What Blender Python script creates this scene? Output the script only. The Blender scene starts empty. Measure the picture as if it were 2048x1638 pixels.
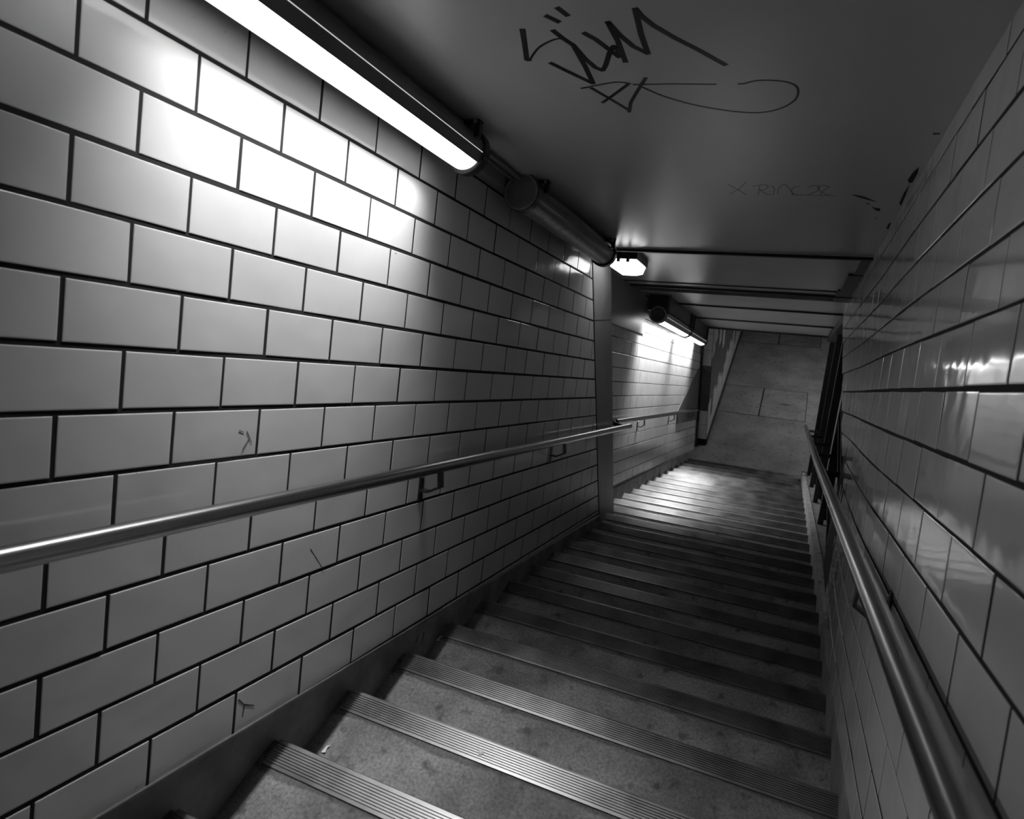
import bpy, bmesh, math, random
from mathutils import Matrix, Vector
random.seed(7)
SC = bpy.context.scene

# ------------------------------------------------------------------ camera, world, exposure
FLOOR = 6.787                      # height of the camera above the lower landing
TH = math.radians(28.0)            # pitch of the stair
CT, ST = math.cos(TH), math.sin(TH)

def W(X, N, S):
    """stair frame (across, perpendicular below eye line, down the slope) -> world"""
    return Vector((X, CT * S - ST * N, FLOOR - (CT * N + ST * S)))

def rodrigues(r):
    v = Vector(r); t = v.length; k = v / t
    return Matrix.Rotation(t, 3, k)

def build_camera():
    R = rodrigues((0.052, 0.4067, 0.1266))            # rows: camera right, down, forward in (X,N,S)
    def d(row): return Vector((row[0], CT * row[2] - ST * row[1], -(CT * row[1] + ST * row[2])))
    right, down, fwd = d(R[0]), d(R[1]), d(R[2])
    cam = bpy.data.cameras.new('camera'); o = bpy.data.objects.new('camera', cam)
    SC.collection.objects.link(o)
    m = Matrix((right, -down, -fwd)).transposed().to_4x4()
    m.translation = Vector((0, 0, FLOOR))
    o.matrix_world = m
    cam.sensor_width = 36.0; cam.sensor_fit = 'HORIZONTAL'
    cam.lens = 1279.6 / 2048 * 36.0
    cam.clip_start = 0.05
    cam.dof.use_dof = True; cam.dof.focus_distance = 2.9; cam.dof.aperture_fstop = 4.0
    SC.camera = o
build_camera()

wd = bpy.data.worlds.new('world'); SC.world = wd; wd.use_nodes = True
wd.node_tree.nodes['Background'].inputs[0].default_value = (0, 0, 0, 1)
wd.node_tree.nodes['Background'].inputs[1].default_value = 0.0
SC.view_settings.view_transform = 'Standard'
SC.view_settings.look = 'None'
SC.view_settings.gamma = 1.0
SC.view_settings.use_curve_mapping = False
SC.view_settings.exposure = 0.0
SC.cycles.use_denoising = True
SC.cycles.max_bounces = 10
SC.cycles.diffuse_bounces = 6
SC.cycles.glossy_bounces = 5
SC.cycles.caustics_reflective = False
SC.cycles.caustics_refractive = False
SC.cycles.sample_clamp_indirect = 4.0

LAMP = 2.5         # fluorescent tube inside the near fitting
LAMP_FAR = 4.0     # the pair over the lower flight
BEAM = ((-134, 1.5, 0.45), (-114, 2.2, 0.32), (-90, 5.4, 0.28), (-64, 2.7, 0.15))      # angle round the lamp, watts, start along it
BEAM_FAR = ((-138, 1.6, 0.11), (-118, 6.0, 0.11), (-92, 10.0, 0.11), (-66, 8.0, 0.11))
LAMP_BULK = 4.5     # the small bulkhead

# ------------------------------------------------------------------ materials
def node_mat(name):
    m = bpy.data.materials.new(name); m.use_nodes = True
    nt = m.node_tree
    return m, nt, nt.nodes['Principled BSDF']

def grey(v): return (v, v, v, 1)

def plain(name, v, rough=0.5, metal=0.0, noise=0.0, nscale=20.0, bump=0.0, bscale=80.0, coat=0.0, rvar=0.0):
    m, nt, b = node_mat(name)
    b.inputs['Roughness'].default_value = rough
    b.inputs['Metallic'].default_value = metal
    b.inputs['Coat Weight'].default_value = coat
    b.inputs['Coat Roughness'].default_value = 0.12
    tc = nt.nodes.new('ShaderNodeNewGeometry')
    if noise or rvar:
        n = nt.nodes.new('ShaderNodeTexNoise'); n.inputs['Scale'].default_value = nscale
        n.inputs['Detail'].default_value = 6
        nt.links.new(tc.outputs['Position'], n.inputs['Vector'])
        if noise:
            r = nt.nodes.new('ShaderNodeMapRange')
            r.inputs['From Min'].default_value = 0.3; r.inputs['From Max'].default_value = 0.7
            r.inputs['To Min'].default_value = v * (1 - noise); r.inputs['To Max'].default_value = v * (1 + noise)
            nt.links.new(n.outputs['Fac'], r.inputs['Value'])
            nt.links.new(r.outputs['Result'], b.inputs['Base Color'])
        if rvar:
            r2 = nt.nodes.new('ShaderNodeMapRange')
            r2.inputs['From Min'].default_value = 0.3; r2.inputs['From Max'].default_value = 0.7
            r2.inputs['To Min'].default_value = max(0.02, rough - rvar); r2.inputs['To Max'].default_value = rough + rvar
            nt.links.new(n.outputs['Fac'], r2.inputs['Value'])
            nt.links.new(r2.outputs['Result'], b.inputs['Roughness'])
    if not noise:
        b.inputs['Base Color'].default_value = grey(v)
    if bump:
        n2 = nt.nodes.new('ShaderNodeTexNoise'); n2.inputs['Scale'].default_value = bscale
        n2.inputs['Detail'].default_value = 5
        nt.links.new(tc.outputs['Position'], n2.inputs['Vector'])
        bp = nt.nodes.new('ShaderNodeBump'); bp.inputs['Strength'].default_value = bump
        bp.inputs['Distance'].default_value = 0.004
        nt.links.new(n2.outputs['Fac'], bp.inputs['Height'])
        nt.links.new(bp.outputs['Normal'], b.inputs['Normal'])
    return m

def tile_mat(name, v, rough):
    """glazed tile: slight tone change from tile to tile, faint smears, gently wavy glaze"""
    m, nt, b = node_mat(name)
    tc = nt.nodes.new('ShaderNodeTexCoord')
    at = nt.nodes.new('ShaderNodeAttribute'); at.attribute_name = 'tone'
    n = nt.nodes.new('ShaderNodeTexNoise'); n.inputs['Scale'].default_value = 5.0; n.inputs['Detail'].default_value = 8
    nt.links.new(tc.outputs['Object'], n.inputs['Vector'])
    mr = nt.nodes.new('ShaderNodeMapRange')
    mr.inputs['From Min'].default_value = 0.25; mr.inputs['From Max'].default_value = 0.75
    mr.inputs['To Min'].default_value = v * 0.93; mr.inputs['To Max'].default_value = v * 1.04
    nt.links.new(n.outputs['Fac'], mr.inputs['Value'])
    mu = nt.nodes.new('ShaderNodeMath'); mu.operation = 'MULTIPLY'
    nt.links.new(mr.outputs['Result'], mu.inputs[0]); nt.links.new(at.outputs['Fac'], mu.inputs[1])
    # small dark specks and scratches
    n3 = nt.nodes.new('ShaderNodeTexNoise'); n3.inputs['Scale'].default_value = 28.0; n3.inputs['Detail'].default_value = 3
    nt.links.new(tc.outputs['Object'], n3.inputs['Vector'])
    sp = nt.nodes.new('ShaderNodeMapRange')
    sp.inputs['From Min'].default_value = 0.77; sp.inputs['From Max'].default_value = 0.80
    sp.inputs['To Min'].default_value = 1.0; sp.inputs['To Max'].default_value = 0.55
    nt.links.new(n3.outputs['Fac'], sp.inputs['Value'])
    mu2 = nt.nodes.new('ShaderNodeMath'); mu2.operation = 'MULTIPLY'
    nt.links.new(mu.outputs[0], mu2.inputs[0]); nt.links.new(sp.outputs['Result'], mu2.inputs[1])
    nt.links.new(mu2.outputs[0], b.inputs['Base Color'])
    r = nt.nodes.new('ShaderNodeMapRange')
    r.inputs['From Min'].default_value = 0.3; r.inputs['From Max'].default_value = 0.7
    r.inputs['To Min'].default_value = rough * 0.7; r.inputs['To Max'].default_value = rough * 1.4
    nt.links.new(n.outputs['Fac'], r.inputs['Value']); nt.links.new(r.outputs['Result'], b.inputs['Roughness'])
    n2 = nt.nodes.new('ShaderNodeTexNoise'); n2.inputs['Scale'].default_value = 9.0; n2.inputs['Detail'].default_value = 1
    nt.links.new(tc.outputs['Object'], n2.inputs['Vector'])
    bp = nt.nodes.new('ShaderNodeBump'); bp.inputs['Strength'].default_value = 0.35; bp.inputs['Distance'].default_value = 0.004
    nt.links.new(n2.outputs['Fac'], bp.inputs['Height']); nt.links.new(bp.outputs['Normal'], b.inputs['Normal'])
    return m

def concrete_mat(name, lo, hi, scale=3.0, speck=0.5, rough=0.75):
    m, nt, b = node_mat(name)
    b.inputs['Roughness'].default_value = rough
    tc = nt.nodes.new('ShaderNodeTexCoord')
    oi = nt.nodes.new('ShaderNodeObjectInfo')
    ad = nt.nodes.new('ShaderNodeVectorMath'); ad.operation = 'ADD'
    nt.links.new(tc.outputs['Object'], ad.inputs[0])
    sc = nt.nodes.new('ShaderNodeVectorMath'); sc.operation = 'SCALE'; sc.inputs['Scale'].default_value = 37.0
    cb = nt.nodes.new('ShaderNodeCombineXYZ')
    nt.links.new(oi.outputs['Random'], cb.inputs[0]); nt.links.new(cb.outputs[0], sc.inputs[0])
    nt.links.new(sc.outputs[0], ad.inputs[1])
    a = nt.nodes.new('ShaderNodeTexNoise'); a.inputs['Scale'].default_value = scale; a.inputs['Detail'].default_value = 8; a.inputs['Roughness'].default_value = 0.62
    nt.links.new(ad.outputs[0], a.inputs['Vector'])
    r = nt.nodes.new('ShaderNodeMapRange'); r.inputs['From Min'].default_value = 0.36; r.inputs['From Max'].default_value = 0.64
    r.inputs['To Min'].default_value = lo; r.inputs['To Max'].default_value = hi
    nt.links.new(a.outputs['Fac'], r.inputs['Value'])
    c = nt.nodes.new('ShaderNodeTexNoise'); c.inputs['Scale'].default_value = 85.0; c.inputs['Detail'].default_value = 4; c.inputs['Roughness'].default_value = 0.7
    nt.links.new(ad.outputs[0], c.inputs['Vector'])
    r2 = nt.nodes.new('ShaderNodeMapRange'); r2.inputs['From Min'].default_value = 0.3; r2.inputs['From Max'].default_value = 0.7
    r2.inputs['To Min'].default_value = 1 - speck; r2.inputs['To Max'].default_value = 1 + speck
    nt.links.new(c.outputs['Fac'], r2.inputs['Value'])
    d = nt.nodes.new('ShaderNodeTexNoise'); d.inputs['Scale'].default_value = 14.0; d.inputs['Detail'].default_value = 5
    nt.links.new(ad.outputs[0], d.inputs['Vector'])
    r3 = nt.nodes.new('ShaderNodeMapRange'); r3.inputs['From Min'].default_value = 0.30; r3.inputs['From Max'].default_value = 0.42
    r3.inputs['To Min'].default_value = 0.45; r3.inputs['To Max'].default_value = 1.0
    nt.links.new(d.outputs['Fac'], r3.inputs['Value'])
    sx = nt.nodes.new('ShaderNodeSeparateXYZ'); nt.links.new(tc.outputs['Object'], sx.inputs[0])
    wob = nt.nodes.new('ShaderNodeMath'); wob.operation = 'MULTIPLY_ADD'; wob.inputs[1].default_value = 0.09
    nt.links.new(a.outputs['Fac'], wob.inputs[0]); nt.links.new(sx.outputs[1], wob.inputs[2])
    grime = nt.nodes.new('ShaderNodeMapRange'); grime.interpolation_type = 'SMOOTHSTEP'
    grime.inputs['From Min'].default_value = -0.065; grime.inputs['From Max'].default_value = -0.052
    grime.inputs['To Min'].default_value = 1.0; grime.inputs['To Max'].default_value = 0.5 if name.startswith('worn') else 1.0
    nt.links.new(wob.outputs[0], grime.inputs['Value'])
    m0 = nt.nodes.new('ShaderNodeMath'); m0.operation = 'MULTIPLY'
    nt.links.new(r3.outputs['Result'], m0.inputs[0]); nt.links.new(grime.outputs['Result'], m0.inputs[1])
    m1 = nt.nodes.new('ShaderNodeMath'); m1.operation = 'MULTIPLY'
    m2 = nt.nodes.new('ShaderNodeMath'); m2.operation = 'MULTIPLY'
    nt.links.new(r.outputs['Result'], m1.inputs[0]); nt.links.new(r2.outputs['Result'], m1.inputs[1])
    nt.links.new(m1.outputs[0], m2.inputs[0]); nt.links.new(m0.outputs[0], m2.inputs[1])
    nt.links.new(m2.outputs[0], b.inputs['Base Color'])
    bp = nt.nodes.new('ShaderNodeBump'); bp.inputs['Strength'].default_value = 0.6; bp.inputs['Distance'].default_value = 0.004
    nt.links.new(c.outputs['Fac'], bp.inputs['Height']); nt.links.new(bp.outputs['Normal'], b.inputs['Normal'])
    return m

def glow(name, strength, v=1.0, ribs=False):
    m, nt, b = node_mat(name)
    b.inputs['Base Color'].default_value = grey(0.8)
    b.inputs['Roughness'].default_value = 0.3
    b.inputs['Emission Color'].default_value = grey(v)
    b.inputs['Emission Strength'].default_value = strength
    return m

def lens_mat(name, through, strength):
    """clear ribbed lens that scatters a little of the lamp's light"""
    m = bpy.data.materials.new(name); m.use_nodes = True
    nt = m.node_tree; nt.nodes.clear()
    out = nt.nodes.new('ShaderNodeOutputMaterial')
    tr = nt.nodes.new('ShaderNodeBsdfTransparent'); tr.inputs['Color'].default_value = grey(through)
    em = nt.nodes.new('ShaderNodeEmission'); em.inputs['Strength'].default_value = strength
    ad = nt.nodes.new('ShaderNodeAddShader')
    nt.links.new(tr.outputs[0], ad.inputs[0]); nt.links.new(em.outputs[0], ad.inputs[1])
    nt.links.new(ad.outputs[0], out.inputs['Surface'])
    return m

M = dict(
    tile=tile_mat('glazed_white_tile', 0.74, 0.13),
    tile_right=tile_mat('glazed_white_tile_right', 0.70, 0.07),
    tile_dark=tile_mat('glazed_dark_tile', 0.10, 0.25),
    grout=plain('dark_grout', 0.012, 0.9),
    ceiling=plain('painted_metal_ceiling', 0.50, 0.25, 0.0, 0.03, 2.0, 0.05, 5.0),
    ceiling_edge=plain('black_joint', 0.01, 0.6),
    paint=plain('painted_panel', 0.30, 0.4, 0.0, 0.1, 5.0, 0.1, 10.0),
    skirt=plain('painted_skirting', 0.24, 0.55, 0.0, 0.35, 7.0, 0.5, 40.0),
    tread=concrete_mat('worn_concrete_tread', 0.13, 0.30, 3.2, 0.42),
    floor=concrete_mat('landing_concrete', 0.16, 0.26, 1.6, 0.35),
    kerb=concrete_mat('kerb_concrete', 0.34, 0.5, 8.0, 0.5),
    nosing=plain('worn_aluminium_nosing', 0.22, 0.40, 0.9, 0.3, 6.0, rvar=0.05),
    nosing_dark=plain('nosing_groove', 0.03, 0.7),
    steel=plain('stainless_rail', 0.42, 0.26, 1.0),
    steel_dark=plain('dark_steel', 0.10, 0.4, 0.9),
    black=plain('black_painted_steel', 0.012, 0.45),
    housing=plain('grey_lamp_housing', 0.17, 0.22, 0.3, 0.15, 6.0),
    cap=plain('black_lamp_ring', 0.02, 0.35, 0.2),
    capface=plain('lamp_end_plate', 0.10, 0.5, 0.1, 0.3, 14.0),
    rim=plain('lamp_end_rim', 0.35, 0.3, 0.8),
    dead=plain('unlit_prismatic_lens', 0.28, 0.28, 0.0, 0.35, 30.0, 0.6, 60.0),
    ink=plain('black_marker_ink', 0.008, 0.45),
    inkpale=plain('faded_marker_ink', 0.075, 0.5),
    chip=plain('rusty_hole', 0.01, 0.9),
    plate=plain('grey_cover_plate', 0.09, 0.45),
    white=plain('white_scrap', 0.8, 0.6),
    lens=lens_mat('near_lens', 0.9, 1.1), lens_far=lens_mat('far_lens', 0.9, 2.0), tube=glow('lit_tube', LAMP), tube_far=glow('lit_tube_far', LAMP_FAR), reflector=plain('white_reflector', 0.8, 0.4), glow_bulk=glow('bulkhead_diffuser', LAMP_BULK),
    highlight=glow('highlight_strip', 0.7),  # weak emission that paints the highlight line on the lamp housings
)

# ------------------------------------------------------------------ helpers
def link(o): SC.collection.objects.link(o); return o

def mesh_obj(name, verts, faces, mats, midx=None, parent=None, smooth=False, tone=None):
    me = bpy.data.meshes.new(name)
    me.from_pydata([tuple(v) for v in verts], [], faces)
    for m in (mats if isinstance(mats, (list, tuple)) else [mats]): me.materials.append(m)
    if midx is not None:
        for p, i in zip(me.polygons, midx): p.material_index = i
    if tone is not None:
        a = me.attributes.new('tone', 'FLOAT', 'FACE')
        for i, t in enumerate(tone): a.data[i].value = t
    bm = bmesh.new(); bm.from_mesh(me)
    bmesh.ops.recalc_face_normals(bm, faces=bm.faces[:]) if smooth != 'keep' else None
    bm.to_mesh(me); bm.free()
    if smooth is True:
        for p in me.polygons: p.use_smooth = True
    o = link(bpy.data.objects.new(name, me))
    if parent: o.parent = parent
    return o

def tag(o, label, cat, group=None, kind=None):
    if label: o['label'] = label
    if cat: o['category'] = cat
    if group: o['group'] = group
    if kind: o['kind'] = kind
    return o

def structure(o, label=None):
    o['kind'] = 'structure'
    if label: o['label'] = label
    return o

def thing(name, label, cat, group=None):
    return tag(link(bpy.data.objects.new(name, None)), label, cat, group)

class MB:
    """collects solids into one mesh"""
    def __init__(s): s.v = []; s.f = []; s.m = []
    def add(s, verts, faces, mi=0):
        b = len(s.v); s.v += [Vector(v) for v in verts]
        for f in faces: s.f.append([b + i for i in f]); s.m.append(mi)
    def hexa(s, c8, mi=0):
        s.add(c8, [(0, 1, 2, 3), (7, 6, 5, 4), (0, 4, 5, 1), (1, 5, 6, 2), (2, 6, 7, 3), (3, 7, 4, 0)], mi)
    def box(s, x0, x1, y0, y1, z0, z1, mi=0):
        s.hexa([(x0, y0, z0), (x1, y0, z0), (x1, y1, z0), (x0, y1, z0), (x0, y0, z1), (x1, y0, z1), (x1, y1, z1), (x0, y1, z1)], mi)
    def sbox(s, x0, x1, n0, n1, s0, s1, mi=0):
        """box aligned with the slope"""
        s.hexa([W(x0, n0, s0), W(x1, n0, s0), W(x1, n0, s1), W(x0, n0, s1), W(x0, n1, s0), W(x1, n1, s0), W(x1, n1, s1), W(x0, n1, s1)], mi)
    def prism(s, loop, off, mi=0):
        n = len(loop); a = [Vector(p) for p in loop]; b = [p + Vector(off) for p in a]
        s.add(a + b, [list(range(n)), list(range(2 * n - 1, n - 1, -1))] + [(i, (i + 1) % n, n + (i + 1) % n, n + i) for i in range(n)], mi)
    def tube(s, pts, r, n=16, mi=0, caps=True, closed=False):
        pts = [Vector(p) for p in pts]; rings = []; up = None
        for i, p in enumerate(pts):
            d = (pts[min(i + 1, len(pts) - 1)] - pts[max(i - 1, 0)]).normalized()
            if up is None:
                up = Vector((0, 0, 1)) if abs(d.z) < 0.95 else Vector((1, 0, 0))
            u = (up - d * up.dot(d)).normalized(); w = d.cross(u); up = u
            rr = r[i] if isinstance(r, (list, tuple)) else r
            rings.append([p + (u * math.cos(2 * math.pi * k / n) + w * math.sin(2 * math.pi * k / n)) * rr for k in range(n)])
        b = [v for rg in rings for v in rg]; f = []
        for i in range(len(pts) - 1):
            for k in range(n):
                f.append((i * n + k, i * n + (k + 1) % n, (i + 1) * n + (k + 1) % n, (i + 1) * n + k))
        if caps: f.append(list(range(n))); f.append([(len(pts) - 1) * n + k for k in range(n)])
        s.add(b, f, mi)
    def build(s, name, mats, parent=None, smooth=False):
        return mesh_obj(name, s.v, s.f, mats, s.m, parent, smooth)

def shade_auto(o, deg=35):
    me = o.data
    for p in me.polygons: p.use_smooth = True
    bm = bmesh.new(); bm.from_mesh(me)
    for e in bm.edges:
        if len(e.link_faces) == 2 and e.calc_face_angle(0) > math.radians(deg): e.smooth = False
    bm.to_mesh(me); bm.free()
    return o

# ------------------------------------------------------------------ tiled walls
def clip(poly, a, b, c):
    """keep a*s + b*n <= c"""
    out = []
    for i in range(len(poly)):
        p, q = poly[i], poly[(i + 1) % len(poly)]
        dp, dq = a * p[0] + b * p[1] - c, a * q[0] + b * q[1] - c
        if dp <= 0: out.append(p)
        if (dp < 0 < dq) or (dq < 0 < dp):
            t = dp / (dp - dq); out.append((p[0] + (q[0] - p[0]) * t, p[1] + (q[1] - p[1]) * t))
    return out

def area(p): return abs(sum(p[i][0] * p[(i + 1) % len(p)][1] - p[(i + 1) % len(p)][0] * p[i][1] for i in range(len(p)))) / 2

def inset(poly, d):
    cx = sum(p[0] for p in poly) / len(poly); cy = sum(p[1] for p in poly) / len(poly)
    sx = max(abs(p[0] - cx) for p in poly) + 1e-6; sy = max(abs(p[1] - cy) for p in poly) + 1e-6
    return [(cx + (p[0] - cx) * max(0.1, 1 - d / sx), cy + (p[1] - cy) * max(0.1, 1 - d / sy)) for p in poly]

def tiled_wall(name, to_world, nrm, rows, cuts, back_poly, back_depth, tile_m, th=0.0026, gap=0.0105, seed=1, split=None, wob=0.0012):
    """rows: list of (n_top, n_bottom, s_first, tile_width, s_min, s_max)"""
    rnd = random.Random(seed)
    V = []; F = []; MI = []; TN = []
    nrm = Vector(nrm)
    for (n0, n1, so, w, smin, smax) in rows:
        k = math.floor((smin - so) / w) - 1
        wr = rnd.uniform(-wob, wob)
        while so + k * w < smax:
            a = so + k * w; k += 1
            j = [rnd.uniform(-wob, wob) for _ in range(4)]
            poly = [(a + gap / 2 * .8 + j[0], n0 + gap / 2 + wr + j[1] * .6), (a + w - gap / 2 * .8 + j[0], n0 + gap / 2 + wr + j[2] * .6),
                    (a + w - gap / 2 * .8 + j[0], n1 - gap / 2 + wr + j[2] * .6), (a + gap / 2 * .8 + j[0], n1 - gap / 2 + wr + j[1] * .6)]
            for c in (split(poly) if split else cuts):
                poly = clip(poly, *c)
                if len(poly) < 3: break
            if len(poly) < 3 or area(poly) < 2e-4: continue
            tone = rnd.uniform(0.955, 1.0)
            # each tile sits at a very slightly different angle
            cx = sum(p[0] for p in poly) / len(poly); cy = sum(p[1] for p in poly) / len(poly)
            ga, gb = rnd.gauss(0, 0.0032), rnd.gauss(0, 0.0032); dz = rnd.uniform(-0.0004, 0.0004)
            def pt(p, h): return to_world(p[0], p[1]) + nrm * (h + (dz + ga * (p[0] - cx) + gb * (p[1] - cy) if h > 0 else 0))
            b = len(V); m = len(poly)
            q1 = inset(poly, 0.0012); q2 = inset(poly, 0.0035)
            V += [pt(p, -0.002) for p in poly] + [pt(p, th - 0.0009) for p in poly] + [pt(p, th - 0.0002) for p in q1] + [pt(p, th) for p in q2]
            for lv in range(3):
                for i in range(m):
                    F.append((b + lv * m + i, b + lv * m + (i + 1) % m, b + (lv + 1) * m + (i + 1) % m, b + (lv + 1) * m + i)); MI.append(0); TN.append(tone)
            F.append([b + 3 * m + i for i in range(m)]); MI.append(0); TN.append(tone)
    # mortar bed: solid slab behind the tiles
    for bp in back_poly:
        front = 0.001
        if isinstance(bp, dict): front = bp['front']; bp = bp['poly']
        b = len(V); m = len(bp)
        V += [to_world(*p) + nrm * front for p in bp] + [to_world(*p) - nrm * back_depth for p in bp]
        F.append([b + i for i in range(m)]); MI.append(1); TN.append(1)
        F.append([b + 2 * m - 1 - i for i in range(m)]); MI.append(1); TN.append(1)
        for i in range(m): F.append((b + i, b + (i + 1) % m, b + m + (i + 1) % m, b + m + i)); MI.append(1); TN.append(1)
    return structure(mesh_obj(name, V, F, [tile_m, M['grout']], MI, tone=TN))

XL, XR = -1.45, 0.341
H = 0.1496
NC = -0.878; KC = 1.021           # underside of the ceiling
YP = 4.415            # where the near walls end (plumb)
S_BACK = -1.6

# left wall
rows = []
for i in range(-3, 14):
    n1 = -0.5226 + H * i; n0 = n1 - H
    odd = (i % 2)                                  # even rows start at u = 0, odd at u = 1
    rows.append((n0, n1, 0.883 + (0.1472 if odd else 0.0), 0.2943, S_BACK, 6.2))
cutsL = [(0, -1, -NC), (0, 1, 1.30), (CT, -ST, YP - 0.006), (-1, 0, -S_BACK)]
bpL = [(S_BACK, NC - 0.1), (( YP + ST * (NC - 0.1)) / CT, NC - 0.1), ((YP + ST * 1.9) / CT, 1.9), (S_BACK, 1.9)]
tiled_wall('wall_left', lambda s, n: W(XL - 0.0026, n, s), (1, 0, 0), rows, cutsL, [bpL], 0.30, M['tile'], seed=3, gap=0.0125)

# right wall: tiled to the portal, with a band carried on above the opening
offR = [1.622, 1.771, 1.634, 1.4975, 1.3556, 1.5263, 1.3934, 1.247, 1.39, 1.245, 1.38, 1.23, 1.37, 1.22]
rowsR = []
rowsR.append((-0.797 - H, -0.797, 1.622 + .15, 0.301, S_BACK, 7.6))
for i in range(14):
    n0 = -0.797 + H * i
    rowsR.append((n0, n0 + H, offR[i], 0.3009, S_BACK, 7.6))
YR = 4.03; ZH = 2.66
def to_right(s, n):
    p = W(XR + 0.0045, n, s); t = min(1.0, max(0.0, (p.y - 2.2) / 2.1)); tn = min(1.0, max(0.0, (n + 0.878) / 2.1)); p.x += 0.064 * t * t * (3 - 2 * t) * (0.3 + 0.7 * tn) + max(0.0, p.y - 4.6) * 0.012; return p
baseR = [(0, -1, -NC), (0, 1, 1.27), (-1, 0, -S_BACK), (1, 0, 7.25)]
def splitR(poly):
    c = list(baseR)
    zs = [CT * p[1] + ST * p[0] for p in poly]; ys = [CT * p[0] - ST * p[1] for p in poly]
    if max(ys) > YR and max(zs) > ZH:
        if sum(zs) / 4 > ZH: c.append((CT, -ST, YR))
        else: c.append((ST, CT, ZH))
    return c
def sn(y, z): return (CT * y + ST * z, CT * z - ST * y)      # y forward, z = drop below the eye
def band(ya, yb): return [((ya + ST * (NC - 0.1)) / CT, NC - 0.1), ((yb + ST * (NC - 0.1)) / CT, NC - 0.1), ((yb + ST * 1.9) / CT, 1.9), ((ya + ST * 1.9) / CT, 1.9)]
bpR0 = [(S_BACK, NC - 0.1), ((2.2 + ST * (NC - 0.1)) / CT, NC - 0.1), ((2.2 + ST * 1.9) / CT, 1.9), (S_BACK, 1.9)]
bpRs = [band(2.2 + (YR - 2.2) * q / 12, 2.2 + (YR - 2.2) * (q + 1) / 12) for q in range(12)]
hdr = [((YR + ST * (NC - 0.1)) / CT, NC - 0.1), (7.25, NC - 0.1), (7.25, min(-0.6, (ZH - ST * 7.25) / CT)), sn(YR, ZH)]
bpR2 = [clip(clip(hdr, -CT, ST, -ya), CT, -ST, yb) for ya, yb in ((YR, 4.2), (4.2, 4.6), (4.6, 5.5), (5.5, 8.0))]
tiled_wall('wall_right', to_right, (-1, 0, 0), rowsR, baseR, [dict(poly=bpR0, front=0.0030)] + [dict(poly=q, front=-0.0005) for q in bpRs + bpR2], 0.14, M['tile_right'], th=0.0045, seed=11, split=splitR, wob=0.002)

# recessed wall beside the lower flight (it closes in slightly towards the landing)
def xrec(y): return -1.632 + 0.0271 * (y - 4.07)
HR = 0.1435
def to_rec(s, n):
    p = W(0, n, s); p.x = xrec(p.y) - 0.0026; return p
nr = Vector((1, -0.0271, 0)).normalized()
Y_END = 10.28
rowsQ = []
for i in range(-6, 12):
    n0 = -0.195 + HR * i
    rowsQ.append((n0, n0 + HR, 6.554 + (0.142 if i % 2 else 0.0), 0.284, 4.6, 13.0))
cutsQ = [(0, -1, 0.86), (0, 1, 1.25), (-CT, ST, -4.9), (CT, -ST, Y_END)]
bpQ = [((4.80 + ST * -1.0) / CT, -1.0), ((Y_END + ST * -1.0) / CT, -1.0), ((Y_END + ST * 1.9) / CT, 1.9), ((4.80 + ST * 1.9) / CT, 1.9)]
tiled_wall('wall_recess', to_rec, nr, rowsQ, cutsQ, [bpQ], 0.2, M['tile'], seed=5, th=0.0026, gap=0.008)

# smooth painted pier between the two tiled walls
b = MB()
def yz(y, z): return (y, FLOOR - z)
loop = [(-1.445, YP + 0.008, FLOOR + 1.0), (-1.445, YP + 0.008, FLOOR - 4.4), (-1.445, 4.885, FLOOR - 4.4), (-1.445, 4.885, FLOOR + 1.0)]
b.prism(loop, (-0.5, 0, 0))
pier = structure(b.build('wall_pier', M['paint']))
b = MB()
pl = [(( 4.885 + ST * -0.9) / CT, -0.95), ((6.50 + ST * -0.9) / CT, -0.95), ((6.50 + ST * -0.45) / CT, -0.45), ((4.885 + ST * -0.45) / CT, -0.445)]
b.prism([to_rec(*p) + nr * 0.002 for p in pl], nr * 0.02)
structure(b.build('wall_upper_panel', M['paint']))
b = MB()   # fine joint across the pier
b.prism([Vector((-1.4445, YP + 0.01, FLOOR - 1.92)), Vector((-1.4445, 4.88, FLOOR - 2.10)), Vector((-1.4445, 4.88, FLOOR - 2.105)), Vector((-1.4445, YP + 0.01, FLOOR - 1.928))], (0.0008, 0, 0))
structure(b.build('trim_1', M['ceiling_edge']))
# plumb black end strip of the recessed wall
b = MB()
xe = xrec(Y_END)
b.box(xe - 0.05, xe + 0.035, Y_END - 0.045, Y_END + 0.03, 0.52, 4.6)
structure(b.build('trim_2', M['black']))
b = MB()
b.box(xe - 0.03, xe + 0.03, Y_END - 0.04, Y_END + 0.02, 0.0, 0.52)
b.box(xe - 0.05, xe + 0.045, Y_END - 0.05, Y_END + 0.035, 0.0, 0.05)
structure(b.build('trim_3', M['steel_dark']))

# ------------------------------------------------------------------ ceiling
b = MB()
def cpanel(s0, s1, x0=-1.75, x1=0.45, up=0.03): b.sbox(x0, x1, NC - up, NC, s0, s1, 0)
k_ = KC
cpanel(S_BACK, 4.395 * k_, -1.5)
b.sbox(-1.75, 0.45, NC - 0.25, NC - 0.05, S_BACK, 10.5, 1)
b.sbox(-1.5, 0.40, NC - 0.05, NC + 0.005, 4.388 * k_, 4.398 * k_, 0)      # bright lip
b.sbox(-1.6, 0.40, NC - 0.05, NC + 0.020, 4.41 * k_, 4.44 * k_, 1)
b.sbox(-1.75, 0.45, NC - 0.05, NC + 0.005, 4.45 * k_, 4.46 * k_, 0)
cpanel(4.455 * k_, 5.89 * k_)
cpanel(5.905 * k_, 6.12 * k_)
b.sbox(-1.75, 0.45, NC - 0.05, NC + 0.008, 5.885 * k_, 5.91 * k_, 1)
b.sbox(-1.75, 0.45, NC - 0.05, NC + 0.02, 6.12 * k_, 6.16 * k_, 1)
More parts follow.
